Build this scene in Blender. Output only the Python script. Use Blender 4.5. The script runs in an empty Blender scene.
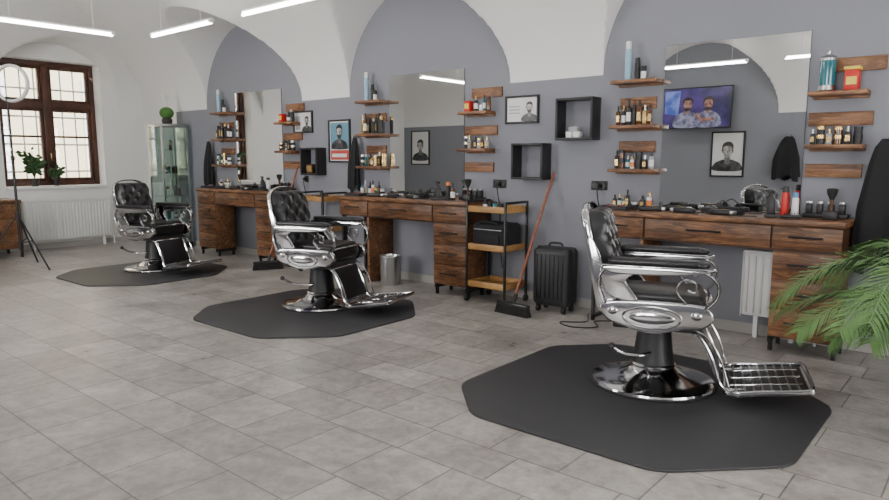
import bpy,bmesh,math,random
from mathutils import Vector,Matrix
random.seed(7)
rad=math.radians
# ------------------------------------------------------------ materials
def newmat(name):
    m=bpy.data.materials.new(name); m.use_nodes=True
    nt=m.node_tree; return m,nt,nt.nodes['Principled BSDF']
def simple(name,col,rough=.5,metal=0,bump=0,bscale=40,em=None,es=0,spec=None,coat=0,var=0):
    m,nt,b=newmat(name)
    b.inputs['Base Color'].default_value=(*col,1)
    b.inputs['Roughness'].default_value=rough
    b.inputs['Metallic'].default_value=metal
    if spec is not None: b.inputs['Specular IOR Level'].default_value=spec
    if coat: b.inputs['Coat Weight'].default_value=coat
    if em: b.inputs['Emission Color'].default_value=(*em,1); b.inputs['Emission Strength'].default_value=es
    tc=nt.nodes.new('ShaderNodeTexCoord'); n=nt.nodes.new('ShaderNodeTexNoise')
    n.inputs['Scale'].default_value=bscale; n.inputs['Detail'].default_value=4
    nt.links.new(tc.outputs['Object'],n.inputs['Vector'])
    if bump:
        bp=nt.nodes.new('ShaderNodeBump'); bp.inputs['Strength'].default_value=bump; bp.inputs['Distance'].default_value=.01
        nt.links.new(n.outputs['Fac'],bp.inputs['Height']); nt.links.new(bp.outputs['Normal'],b.inputs['Normal'])
    if var:
        n2=nt.nodes.new('ShaderNodeTexNoise'); n2.inputs['Scale'].default_value=max(1.5,bscale*.08); n2.inputs['Detail'].default_value=3
        nt.links.new(tc.outputs['Object'],n2.inputs['Vector'])
        mx=nt.nodes.new('ShaderNodeMix'); mx.data_type='RGBA'
        mx.inputs[6].default_value=(*[c*(1-var) for c in col],1); mx.inputs[7].default_value=(*[min(1,c*(1+var)) for c in col],1)
        nt.links.new(n2.outputs['Fac'],mx.inputs[0]); nt.links.new(mx.outputs[2],b.inputs['Base Color'])
    return m
def wood(name,c1,c2,c3,scale=(1.2,9,9),rough=.45):
    m,nt,b=newmat(name)
    tc=nt.nodes.new('ShaderNodeTexCoord'); mp=nt.nodes.new('ShaderNodeMapping'); mp.inputs['Scale'].default_value=scale
    nt.links.new(tc.outputs['Object'],mp.inputs['Vector'])
    n=nt.nodes.new('ShaderNodeTexNoise'); n.inputs['Scale'].default_value=3; n.inputs['Detail'].default_value=8; n.inputs['Roughness'].default_value=.68; n.inputs['Distortion'].default_value=1.6
    nt.links.new(mp.outputs['Vector'],n.inputs['Vector'])
    cr=nt.nodes.new('ShaderNodeValToRGB'); e=cr.color_ramp.elements
    e[0].position=.32; e[0].color=(*c1,1); e[1].position=.68; e[1].color=(*c3,1)
    k=e.new(.5); k.color=(*c2,1)
    nt.links.new(n.outputs['Fac'],cr.inputs['Fac'])
    n2=nt.nodes.new('ShaderNodeTexNoise'); n2.inputs['Scale'].default_value=3.2; n2.inputs['Detail'].default_value=4
    nt.links.new(tc.outputs['Object'],n2.inputs['Vector'])
    mx=nt.nodes.new('ShaderNodeMix'); mx.data_type='RGBA'; mx.blend_type='MULTIPLY'; mx.inputs[0].default_value=.6
    nt.links.new(cr.outputs['Color'],mx.inputs[6]); 
    cr2=nt.nodes.new('ShaderNodeValToRGB'); cr2.color_ramp.elements[0].color=(.33,.31,.29,1); cr2.color_ramp.elements[0].position=.38; cr2.color_ramp.elements[1].position=.60
    nt.links.new(n2.outputs['Fac'],cr2.inputs['Fac']); nt.links.new(cr2.outputs['Color'],mx.inputs[7])
    nt.links.new(mx.outputs[2],b.inputs['Base Color'])
    b.inputs['Roughness'].default_value=rough
    bp=nt.nodes.new('ShaderNodeBump'); bp.inputs['Strength'].default_value=.15; bp.inputs['Distance'].default_value=.004
    nt.links.new(n.outputs['Fac'],bp.inputs['Height']); nt.links.new(bp.outputs['Normal'],b.inputs['Normal'])
    return m
def glassy(name,tint=(1,1,1),fac=.12,rough=.02):
    m=bpy.data.materials.new(name); m.use_nodes=True; nt=m.node_tree; nt.nodes.clear()
    o=nt.nodes.new('ShaderNodeOutputMaterial'); t=nt.nodes.new('ShaderNodeBsdfTransparent'); g=nt.nodes.new('ShaderNodeBsdfGlossy'); x=nt.nodes.new('ShaderNodeMixShader')
    t.inputs[0].default_value=(*tint,1); g.inputs['Roughness'].default_value=rough; x.inputs[0].default_value=fac
    nt.links.new(t.outputs[0],x.inputs[1]); nt.links.new(g.outputs[0],x.inputs[2]); nt.links.new(x.outputs[0],o.inputs[0])
    return m
M_white=simple('white_plaster',(.80,.795,.78),.85,bump=.12,bscale=14)
M_grey=simple('grey_paint',(.240,.247,.280),.8,bump=.12,bscale=18,var=.05)
M_wood=wood('rustic_wood',(.045,.018,.008),(.17,.072,.030),(.38,.19,.085))
M_woodv=wood('rustic_wood_shelf',(.06,.024,.010),(.20,.085,.036),(.39,.20,.09))
M_wooddk=wood('dark_wood_body',(.03,.012,.006),(.09,.035,.015),(.16,.07,.03),rough=.5)
M_woodl=wood('honey_wood',(.34,.16,.04),(.50,.27,.09),(.60,.36,.14))
M_winwood=wood('window_wood',(.05,.017,.010),(.09,.032,.018),(.13,.05,.025),scale=(9,9,1.2))
M_blk=simple('black_metal',(.012,.012,.013),.35,bscale=60,bump=.02)
M_blkp=simple('black_plastic',(.016,.016,.018),.45,bump=.05,bscale=120)
M_leather=simple('black_leather',(.010,.010,.012),.32,bump=.12,bscale=160)
M_rub=simple('rubber_mat',(.030,.030,.033),.48,bump=.25,bscale=220,var=.1)
M_chr=simple('chrome',(.56,.56,.57),.11,1,bscale=30)
M_steel=simple('brushed_steel',(.50,.50,.50),.28,1,bscale=60)
M_dsteel=simple('worn_dark_steel',(.20,.20,.21),.3,1,bscale=60)
M_mirror=simple('mirror_glass',(.88,.895,.895),.0,1,bscale=5)
M_enam=simple('white_enamel',(.78,.79,.78),.35,bscale=30)
M_cloth=simple('black_cloth',(.012,.012,.014),.9,bump=.3,bscale=300)
M_red=simple('red_plastic',(.55,.02,.015),.35)
M_orange=simple('orange_label',(.75,.2,.04),.4)
M_yel=simple('yellow_label',(.75,.55,.08),.45)
M_lbl=simple('white_label',(.75,.75,.74),.45)
M_blue=simple('blue_can',(.10,.26,.50),.3)
M_lblue=simple('light_blue_can',(.30,.48,.62),.3)
M_teal=simple('teal_liquid',(.02,.16,.20),.08,coat=.5)
M_gold=simple('gold_cap',(.55,.38,.15),.25,.9)
M_amber=simple('amber_glass',(.10,.035,.008),.12,coat=.5)
M_leaf=simple('palm_leaf',(.12,.24,.07),.42,var=.35,bscale=30)
M_leaf2=simple('dark_leaf',(.03,.085,.022),.5,var=.3,bscale=30)
M_soil=simple('soil',(.03,.02,.012),.95,bump=.6,bscale=60)
M_terra=simple('dark_pot',(.035,.03,.028),.5)
M_grass=simple('moss_green',(.06,.17,.03),.8,bump=.8,bscale=50,var=.3)
M_brush=simple('broom_bristle',(.02,.018,.018),.9,bump=.6,bscale=200)
M_stick=simple('broom_handle_red',(.27,.085,.045),.4)
M_lampw=simple('led_tube',(1,1,1),.5,em=(1,.97,.92),es=22)
M_glass=glassy('window_glass')
M_cab=glassy('cabinet_glass',(.86,.93,.91),.16)
M_paper=simple('print_paper',(.72,.72,.71),.5); M_pgrey=simple('print_grey',(.35,.36,.38),.5)
M_pteal=simple('print_teal',(.12,.28,.38),.5); M_pred=simple('print_red',(.5,.07,.05),.5)
def softprint(name,a,b,em=0,sc=14):
    m,nt,p=newmat(name); tc=nt.nodes.new('ShaderNodeTexCoord'); n=nt.nodes.new('ShaderNodeTexNoise'); n.inputs['Scale'].default_value=sc; n.inputs['Detail'].default_value=5
    cr=nt.nodes.new('ShaderNodeValToRGB'); cr.color_ramp.elements[0].position=.38; cr.color_ramp.elements[1].position=.62; cr.color_ramp.elements[0].color=(*a,1); cr.color_ramp.elements[1].color=(*b,1)
    nt.links.new(tc.outputs['Object'],n.inputs['Vector']); nt.links.new(n.outputs['Fac'],cr.inputs['Fac']); nt.links.new(cr.outputs['Color'],p.inputs['Base Color']); p.inputs['Roughness'].default_value=.35
    if em: nt.links.new(cr.outputs['Color'],p.inputs['Emission Color']); p.inputs['Emission Strength'].default_value=em
    return m
M_skin=softprint('print_skin',(.22,.21,.20),(.50,.48,.46)); M_skind=softprint('print_skin_shadow',(.10,.095,.09),(.22,.21,.2))
M_lskin=softprint('print_skin_light',(.38,.36,.34),(.60,.57,.55))
M_hair=softprint('print_hair',(.006,.006,.006),(.045,.043,.04),sc=40)
M_shirt=softprint('print_shirt',(.012,.012,.014),(.07,.07,.075))
M_tvb=softprint('tv_picture_purple',(.008,.006,.04),(.045,.025,.13),.8,4)
M_tvl=softprint('tv_picture_light',(.03,.06,.26),(.12,.16,.42),.8,6)
M_tvs=softprint('tv_picture_skin',(.08,.035,.03),(.26,.13,.10),.8,18)
M_tvw=softprint('tv_picture_shirt',(.05,.05,.09),(.20,.20,.28),.8,12)
M_facade=simple('cream_facade',(.72,.63,.42),.9,bump=.2,bscale=8,var=.1)
M_street=simple('street_paving',(.3,.29,.27),.9,bump=.3,bscale=10)
M_base=simple('skirting_tile',(.38,.365,.35),.5,var=.1,bscale=20)

def floor_mat():
    m,nt,b=newmat('floor_tiles'); N=nt.nodes; L=nt.links
    g=N.new('ShaderNodeNewGeometry'); mp=N.new('ShaderNodeMapping'); mp.inputs['Location'].default_value=(.1,10.07,0)
    L.new(g.outputs['Position'],mp.inputs['Vector'])
    sp=N.new('ShaderNodeSeparateXYZ'); cb=N.new('ShaderNodeCombineXYZ'); L.new(mp.outputs['Vector'],sp.inputs[0])
    def math_(op,a,b_):
        n=N.new('ShaderNodeMath'); n.operation=op
        for i,v in enumerate((a,b_)):
            if isinstance(v,(int,float)): n.inputs[i].default_value=v
            else: L.new(v,n.inputs[i])
        return n.outputs[0]
    def mr(v,a,b_,c,d):
        n=N.new('ShaderNodeMapRange'); L.new(v,n.inputs['Value'])
        for k,q in zip(('From Min','From Max','To Min','To Max'),(a,b_,c,d)): n.inputs[k].default_value=q
        return n.outputs[0]
    A,Bh=.36,.26; P=A+Bh; H=P/2
    fr=math_('MODULO',sp.outputs['Y'],P)
    y2=math_('ADD',math_('ADD',math_('SUBTRACT',sp.outputs['Y'],fr),mr(fr,0,A,0,H)),mr(fr,A,P,0,H))
    L.new(sp.outputs['X'],cb.inputs[0]); L.new(y2,cb.inputs[1])
    br=N.new('ShaderNodeTexBrick'); br.offset=.5; br.offset_frequency=2; br.squash=.74; br.squash_frequency=2
    for k,v in (('Scale',1),('Mortar Size',.0042),('Mortar Smooth',.3),('Bias',0),('Brick Width',.48),('Row Height',H)): br.inputs[k].default_value=v
    br.inputs['Color1'].default_value=(.325,.302,.282,1); br.inputs['Color2'].default_value=(.445,.418,.392,1); br.inputs['Mortar'].default_value=(.175,.163,.15,1)
    L.new(cb.outputs[0],br.inputs['Vector'])
    def noise(scale,det,p0,p1,c0,c1,dist=0):
        n=N.new('ShaderNodeTexNoise'); n.inputs['Scale'].default_value=scale; n.inputs['Detail'].default_value=det; n.inputs['Roughness'].default_value=.7; n.inputs['Distortion'].default_value=dist
        L.new(g.outputs['Position'],n.inputs['Vector'])
        cr=N.new('ShaderNodeValToRGB'); cr.color_ramp.elements[0].position=p0; cr.color_ramp.elements[0].color=(*c0,1); cr.color_ramp.elements[1].position=p1; cr.color_ramp.elements[1].color=(*c1,1)
        L.new(n.outputs['Fac'],cr.inputs['Fac']); return n,cr
    n,cr=noise(3.2,9,.34,.66,(.64,.63,.62),(1.16,1.16,1.17),.8)
    n3,cr3=noise(17,6,.35,.6,(.82,.81,.80),(1.06,1.06,1.06),.5)
    mx=N.new('ShaderNodeMix'); mx.data_type='RGBA'; mx.blend_type='MULTIPLY'; mx.inputs[0].default_value=1
    L.new(br.outputs['Color'],mx.inputs[6]); L.new(cr.outputs['Color'],mx.inputs[7])
    mx2=N.new('ShaderNodeMix'); mx2.data_type='RGBA'; mx2.blend_type='MULTIPLY'; mx2.inputs[0].default_value=1
    L.new(mx.outputs[2],mx2.inputs[6]); L.new(cr3.outputs['Color'],mx2.inputs[7]); L.new(mx2.outputs[2],b.inputs['Base Color'])
    L.new(mr(n.outputs['Fac'],.3,.7,.26,.46),b.inputs['Roughness'])
    bp=N.new('ShaderNodeBump'); bp.inputs['Strength'].default_value=.4; bp.inputs['Distance'].default_value=.003; bp.invert=True
    L.new(br.outputs['Fac'],bp.inputs['Height']); L.new(bp.outputs['Normal'],b.inputs['Normal'])
    return m
M_floor=floor_mat()

# ------------------------------------------------------------ mesh builder
def spath(pts,n=6,closed=False):
    P=[Vector(p) for p in pts]; out=[]; N=len(P)
    rng=range(N if closed else N-1)
    for i in rng:
        p0=P[(i-1)%N] if closed else P[max(i-1,0)]; p1=P[i%N]; p2=P[(i+1)%N]; p3=P[(i+2)%N] if closed else P[min(i+2,N-1)]
        for k in range(n):
            t=k/n
            out.append(.5*((2*p1)+(p2-p0)*t+(2*p0-5*p1+4*p2-p3)*t*t+(3*p1-p0-3*p2+p3)*t**3))
    if not closed: out.append(P[-1])
    return out
class MB:
    def __init__(s): s.v=[];s.f=[];s.m=[];s.mats=[]
    def mi(s,m):
        if m not in s.mats: s.mats.append(m)
        return s.mats.index(m)
    def raw(s,vs,fs,m,M=None):
        o=len(s.v); k=s.mi(m)
        for v in vs:
            v=Vector(v); s.v.append(tuple(M@v) if M else tuple(v))
        for f in fs: s.f.append(tuple(i+o for i in f)); s.m.append(k)
    def bm(s,b,m,M=None):
        b.verts.index_update()
        s.raw([v.co.copy() for v in b.verts],[[v.index for v in f.verts] for f in b.faces],m,M); b.free()
    def box(s,c,size,m,bev=0,seg=2,M=None,rot=None):
        b=bmesh.new(); bmesh.ops.create_cube(b,size=1)
        for v in b.verts: v.co=Vector((v.co.x*size[0],v.co.y*size[1],v.co.z*size[2]))
        if bev: bmesh.ops.bevel(b,geom=list(b.edges),offset=min(bev,min(size)*.49),segments=seg,affect='EDGES',profile=.5)
        T=Matrix.Translation(c)
        if rot: T=T@rot
        s.bm(b,m,(M@T) if M else T)
    def b2(s,x0,x1,y0,y1,z0,z1,m,bev=0,seg=2,M=None):
        s.box(((x0+x1)/2,(y0+y1)/2,(z0+z1)/2),(x1-x0,y1-y0,z1-z0),m,bev,seg,M)
    def lathe(s,prof,c,m,n=28,M=None):
        vs=[];fs=[]; c=Vector(c)
        for r,z in prof:
            for k in range(n):
                a=2*math.pi*k/n; vs.append(c+Vector((r*math.cos(a),r*math.sin(a),z)))
        for i in range(len(prof)-1):
            for k in range(n):
                fs.append((i*n+k,i*n+(k+1)%n,(i+1)*n+(k+1)%n,(i+1)*n+k))
        fs.append(tuple(reversed(range(n)))); fs.append(tuple((len(prof)-1)*n+k for k in range(n)))
        s.raw(vs,fs,m,M)
    def tube(s,pts,r,m,n=8,closed=False,M=None,ry=None,up=(0,1,0)):
        P=[Vector(p) for p in pts]; N=len(P); vs=[];fs=[]; up=Vector(up)
        for i,p in enumerate(P):
            if closed: t=P[(i+1)%N]-P[(i-1)%N]
            else: t=P[min(i+1,N-1)]-P[max(i-1,0)]
            t.normalize(); u=up-t*up.dot(t)
            if u.length<1e-3: u=Vector((1,0,0))-t*t.x
            if u.length<1e-3: u=Vector((0,0,1))
            u.normalize(); w=t.cross(u)
            rr=r[i] if isinstance(r,(list,tuple)) else r
            r2=ry if ry else rr
            for k in range(n):
                a=2*math.pi*k/n; vs.append(p+u*(r2*math.cos(a))+w*(rr*math.sin(a)))
        for i in range(N if closed else N-1):
            j=(i+1)%N
            for k in range(n): fs.append((i*n+k,i*n+(k+1)%n,j*n+(k+1)%n,j*n+k))
        if not closed: fs.append(tuple(reversed(range(n)))); fs.append(tuple((N-1)*n+k for k in range(n)))
        s.raw(vs,fs,m,M)
    def cyl(s,a,b,r,m,n=14,M=None,r2=None):
        s.tube([a,b],[r,r if r2 is None else r2],m,n,M=M)
    def prismXZ(s,pts,y,th,m,bev=0,M=None):
        b=bmesh.new(); vs=[b.verts.new((p[0],y-th/2,p[1])) for p in pts]; f=b.faces.new(vs)
        r=bmesh.ops.extrude_face_region(b,geom=[f]); nv=[e for e in r['geom'] if isinstance(e,bmesh.types.BMVert)]
        for v in nv: v.co.y+=th
        bmesh.ops.recalc_face_normals(b,faces=b.faces)
        if bev:
            ed=[e for e in b.edges if abs(e.verts[0].co.y-e.verts[1].co.y)<1e-6]
            bmesh.ops.bevel(b,geom=ed,offset=bev,segments=3,affect='EDGES',profile=.5)
        s.bm(b,m,M)
    def prismXY(s,pts,z0,z1,m,bev=0,M=None):
        R=Matrix(((1,0,0,0),(0,0,1,0),(0,1,0,0),(0,0,0,1)))
        s.prismXZ(pts,(z0+z1)/2,z1-z0,m,bev,(M@R) if M else R)
    def sph(s,c,r,m,n=16,M=None,rot=None):
        b=bmesh.new(); bmesh.ops.create_uvsphere(b,u_segments=n,v_segments=max(6,n*2//3),radius=1)
        T=Matrix.Translation(c)
        if rot: T=T@rot
        T=T@Matrix.Diagonal((*(r if isinstance(r,tuple) else (r,r,r)),1))
        s.bm(b,m,(M@T) if M else T)
    def disc(s,c,rx,rz,y,m,n=20,M=None,a0=0,a1=2*math.pi):
        vs=[(c[0]+rx*math.cos(a0+(a1-a0)*k/n),y,c[1]+rz*math.sin(a0+(a1-a0)*k/n)) for k in range(n+1)]
        s.raw(vs,[tuple(range(n+1))],m,M)
    def poly(s,pts,y,m,M=None,sm=4):
        P=spath([(a,y,b) for a,b in pts],sm,True); s.raw(P,[tuple(range(len(P)))],m,M)
    def mesh(s,name,ang=38):
        me=bpy.data.meshes.new(name); me.from_pydata(s.v,[],s.f)
        for m in s.mats: me.materials.append(m)
        me.polygons.foreach_set('material_index',s.m)
        b=bmesh.new(); b.from_mesh(me); bmesh.ops.recalc_face_normals(b,faces=b.faces); b.to_mesh(me); b.free()
        me.polygons.foreach_set('use_smooth',[True]*len(me.polygons))
        me.set_sharp_from_angle(angle=rad(ang)); me.update()
        return me
    def obj(s,name,loc=(0,0,0),rz=0,parent=None,ang=38,me=None):
        me=me or s.mesh(name,ang); o=bpy.data.objects.new(name,me); bpy.context.collection.objects.link(o)
        o.location=loc; o.rotation_euler=(0,0,rz)
        if parent: o.parent=parent
        return o
def empty(name,loc=(0,0,0),rz=0):
    e=bpy.data.objects.new(name,None); bpy.context.collection.objects.link(e); e.location=loc; e.rotation_euler=(0,0,rz); e.empty_display_size=.1
    return e

# ------------------------------------------------------------ room shell
XL,XR,YB,YO=-10.6,2.6,5.2,-0.8
ZS=1.98
def wall(name,axis,a,b,t0,t1,ztop,openings,m,zb=0):
    B=MB()
    def pc(s0,s1,z0,z1):
        if s1-s0<1e-4 or z1-z0<1e-4: return
        if axis=='x': B.b2(s0,s1,t0,t1,z0,z1,m)
        else: B.b2(t0,t1,s0,s1,z0,z1,m)
    cur=a
    for s0,s1,z0,z1 in sorted(openings):
        pc(cur,s0,zb,ztop); pc(s0,s1,zb,z0); pc(s0,s1,z1,ztop); cur=s1
    pc(cur,b,zb,ztop)
    return B.obj(name)
B=MB(); B.b2(XL-.5,XR+.3,YO-.5,YB+.3,-.1,0,M_floor); B.obj('floor')
B=MB(); B.b2(-9.6,XR,YB,YB+.2,0,3.7,M_grey); B.b2(XL-.45,-9.6,YB,YB+.2,0,3.7,M_white); B.obj('wall_back')
wall('wall_left','y',YO,YB,XL-.45,XL,3.7,[(3.2,4.55,.86,2.68)],M_white)
wall('wall_opposite','x',XL,XR,YO-.3,YO,3.7,[(-7.2,-5.6,.9,2.5),(-1.5,.1,.9,2.5)],M_grey)
wall('wall_right','y',YO,YB,XR,XR+.3,3.7,[(1.2,3.4,.3,2.4)],M_white)

def ez(d,half=3.0,rise=1.4):
    d=max(0,min(d,half)); u=(half-d)/half
    return ZS+rise*math.sqrt(max(0,1-u*u))
BACK=[(-7.685,1.065),(-4.68,1.09),(-1.57,1.09),(1.46,1.09)]
OPP=[(-6.98,1.09),(-3.93,1.14),(-.88,1.09)]
WIN=(3.88,.93)
def lun(x,cs):
    z=0
    for c,r in cs:
        if abs(x-c)<=r+1e-9: z=max(z,ZS+math.sqrt(max(0,r*r-(x-c)**2)))
    return z
def cz(x,y):
    z=min(ez(min(YB-y,y-YO)),ez(x-XL))
    z=max(z,lun(x,BACK) if y>2.2 else lun(x,OPP))
    if x<-7: z=max(z,lun(y,[WIN]))
    return z
xs=set(); 
for c,r in BACK+OPP:
    for k in range(41): xs.add(round(c-r*math.cos(math.pi*k/40),4))
for k in range(30): xs.add(round(XL+3*(1-math.cos(math.pi/2*k/30)),4))
x=XL
while x<XR: xs.add(round(x,4)); x+=.12
xs.add(XL);xs.add(XR); xs=sorted(v for v in xs if XL<=v<=XR)
ys=set()
for k in range(91):
    d=3*(1-math.cos(math.pi/2*k/90)); ys.add(round(YB-d,4)); ys.add(round(YO+d,4))
for k in range(33): ys.add(round(WIN[0]-WIN[1]*math.cos(math.pi*k/32),4))
ys=sorted(ys)
vs=[(x,y,cz(x,y)) for x in xs for y in ys]; ny=len(ys)
fs=[(i*ny+j,i*ny+j+1,(i+1)*ny+j+1,(i+1)*ny+j) for i in range(len(xs)-1) for j in range(ny-1)]
B=MB(); B.raw(vs,fs,M_white); B.obj('ceiling',ang=30)
B=MB(); B.b2(XL,XR,YB-.012,YB,0,.08,M_base); B.obj('baseboard_back')
B=MB(); B.b2(XL,XL+.012,YO,YB-.012,0,.08,M_base); B.obj('baseboard_left')

def window(name,axis,s0,s1,z0,z1,t,bars=False,transom=None,cols=2,m=M_winwood):
    B=MB()
    def bx(a,b,c,d,m,t0,t1,bev=.006):
        if axis=='y': B.b2(t0,t1,a,b,c,d,m,bev)
        else: B.b2(a,b,t0,t1,c,d,m,bev)
    f=.07
    bx(s0,s0+f,z0,z1,m,t-.05,t+.05); bx(s1-f,s1,z0,z1,m,t-.05,t+.05)
    bx(s0+f,s1-f,z0,z0+f,m,t-.05,t+.05); bx(s0+f,s1-f,z1-f,z1,m,t-.05,t+.05)
    tz=transom or (z0+(z1-z0)*.68)
    bx(s0+f,s1-f,tz-.05,tz+.05,m,t-.045,t+.06)
    mid=(s0+s1)/2; bx(mid-.05,mid+.05,z0+f,z1-f,m,t-.04,t+.065)
    for a,b in ((s0+f,mid-.05),(mid+.05,s1-f)):
        for c,d in ((z0+f,tz-.05),(tz+.05,z1-f)):
            e=.04
            bx(a,a+e,c,d,m,t-.03,t+.03); bx(b-e,b,c,d,m,t-.03,t+.03); bx(a+e,b-e,c,c+e,m,t-.03,t+.03); bx(a+e,b-e,d-e,d,m,t-.03,t+.03)
            if d-c>.8: 
                h=(c+d)/2+.12; bx(a+e,b-e,h-.015,h+.015,m,t-.02,t+.02)
            bx(a+e,b-e,c+e,d-e,M_glass,t-.003,t+.003,0)
    for zz in (z0+.45,): 
        if axis=='y': B.cyl((t+.06,mid,zz),(t+.085,mid,zz),.01,M_gold); B.b2(t+.08,t+.09,mid-.01,mid+.01,zz-.09,zz+.02,M_gold,.004)
    return B.obj(name)
window('window_1','y',3.2,4.55,.90,2.68,XL-.27,transom=2.06)
window('added_window_2','x',-7.2,-5.6,.9,2.5,YO-.2)  # unseen window, added to light the left part of the floor
window('added_window_3','x',-1.5,.1,.9,2.5,YO-.2)  # added opening outside the view, lets light in from the camera side
window('added_window_4','y',1.2,3.4,.3,2.4,XR+.2)  # unseen right-wall window, put in for its light
B=MB(); B.b2(XL-.22,XL+.05,3.2,4.55,.86,.90,M_white,.008); B.obj('windowsill')
B=MB()
for k in range(8): 
    y=3.25+k*.18; B.cyl((XL-.42,y,.88),(XL-.42,y,2.67),.011,M_enam,8)
for z in (1.1,1.5,1.9,2.3,2.6): B.b2(XL-.435,XL-.425,3.2,4.55,z-.012,z+.012,M_enam)
B.obj('window_grille')
B=MB(); B.b2(-15.2,-15,-4,12,-.1,9,M_facade)
for yy in (1.3,4.0,6.7):
    B.b2(-15,-14.93,yy-.65,yy+.65,.9,2.9,M_white); B.b2(-14.95,-14.9,yy-.5,yy+.5,1.0,2.75,M_pgrey)
B.obj('building_facade')
B=MB(); B.b2(-15,-11.2,-4,12,-.15,-.1,M_street); B.obj('street_ground')

# ------------------------------------------------------------ lamps
def led(name,a,b):
    a=Vector(a);b=Vector(b); B=MB(); d=(b-a).normalized()
    B.cyl(a,b,.018,M_lampw,12)
    q=Vector((0,0,.03)); B.cyl(a+q,b+q,.014,M_enam,8)
    for p in (a,b): B.cyl(p-d*.02+q*.5,p+d*.02+q*.5,.026,M_enam,10)
    for p in (a+d*.2,b-d*.2):
        top=cz(p.x,p.y); B.cyl(p+q,(p.x,p.y,top-.002),.003,M_enam,6)
    return B.obj(name)
ZL=2.65
led('led_tube_light',(-7.75,2.3,ZL),(-7.75,3.5,ZL))
for x0,x1 in ((-7.48,-6.27),(-5.72,-4.55),(-4.1,-2.9),(-2.4,-1.2),(-.7,.5)): led('led_tube_light',(x0,3.82,ZL),(x1,3.82,ZL))
for x0,x1 in ((-7.6,-6.4),(-5.9,-4.7),(-4.2,-3.0),(-2.5,-1.3),(-.8,.4)): led('led_tube_light',(x0,.2,ZL),(x1,.2,ZL))
led('led_tube_light',(-7.75,.6,ZL),(-7.75,1.8,ZL))
B=MB(); B.lathe([(.05,0),(.05,.03),(.03,.05),(.02,.06)],(-6.9,2.9,cz(-6.9,2.9)-.062),M_enam,16); B.obj('ceiling_smoke_detector')

# ------------------------------------------------------------ workstations
F=-.41
def drawer(B,x0,x1,z0,z1,yf,hw=.2):
    B.b2(x0+.006,x1-.006,yf,yf+.02,z0+.006,z1-.006,M_wood,.004)
    xm=(x0+x1)/2; zm=(z0+z1)/2+.01
    B.tube([(xm-hw/2,yf-.025,zm),(xm+hw/2,yf-.025,zm)],.007,M_blk,8)
    for s in (-1,1): B.cyl((xm+s*(hw/2-.02),yf-.025,zm),(xm+s*(hw/2-.02),yf+.002,zm),.005,M_blk,6)
def station(x0,fullleft=False):
    e=empty('barber_workstation',(x0,YB,0))
    W=1.84; S=.07
    B=MB(); B.b2(S,W,F-.01,-.005,.86,.90,M_wood,.006); B.obj('countertop',parent=e)
    B=MB()
    B.b2(S+.02,W-.02,F+.025,-.02,.69,.86,M_wooddk)
    drawer(B,S+.01,.52,.70,.86,F+.005); drawer(B,.52,1.41,.70,.86,F+.005,.24); drawer(B,1.41,1.83,.70,.86,F+.005)
    B.obj('drawer_row',parent=e)
    def cab(a,b,nm):
        B=MB(); B.b2(a,b,F+.025,-.12,.10,.69,M_wood,.003)
        for k in range(3): drawer(B,a,b,.105+k*.196,.105+(k+1)*.196,F+.005)
        B.b2(a,a+.02,F+.03,-.12,.06,.1,M_blk); B.b2(b-.02,b,F+.03,-.12,.06,.1,M_blk)
        for xx in (a+.015,b-.015):
            for yy in (F+.05,-.15): B.b2(xx-.012,xx+.012,yy-.012,yy+.012,0,.1,M_blk)
        B.obj(nm,parent=e)
    cab(1.42,1.83,'drawer_cabinet_right')
    if fullleft: cab(S+.01,.52,'drawer_cabinet_left')
    else:
        B=MB(); B.b2(.48,.51,F+.03,-.02,0,.69,M_wood,.003); B.obj('side_panel',parent=e)
        B=MB(); B.b2(S+.02,S+.045,F+.03,F+.055,0,.69,M_blk); B.b2(S+.02,S+.045,-.06,-.035,0,.69,M_blk); B.b2(S+.02,S+.045,F+.03,-.035,.02,.045,M_blk); B.obj('metal_leg',parent=e)
    B=MB(); B.b2(x0+.47,x0+1.48,YB-.012,YB-.006,.91,2.155,M_mirror); B.b2(x0+.468,x0+1.482,YB-.0055,YB-.0005,.909,2.157,M_blkp); B.obj('wall_mirror')
LEV=[1.215,1.39,1.56,1.735,1.91]
def plank(B,x0,x1,z,shelf):
    B.b2(x0,x1,-.022,-.001,z-.045,z+(.0 if shelf else .045),M_woodv,.003)
    if shelf:
        B.b2(x0-.005,x1+.005,-.165,-.022,z-.028,z,M_woodv,.003)
def towers(x0):
    B=MB()
    for k,z in enumerate(LEV): plank(B,.09+(.02 if k%2 else 0),.455-(.04 if k%2 else 0),z,k%2==0)
    B.obj('wall_shelf_unit',(x0,YB,0))
    B=MB()
    for k,z in enumerate(LEV):
        if k%2: plank(B,1.52,1.85,z,True)
        else: plank(B,(1.50,0,1.50,0,1.58)[k],(1.84,0,1.88,0,1.93)[k],z,False)
    B.obj('wall_shelf_unit',(x0,YB,0))
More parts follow.
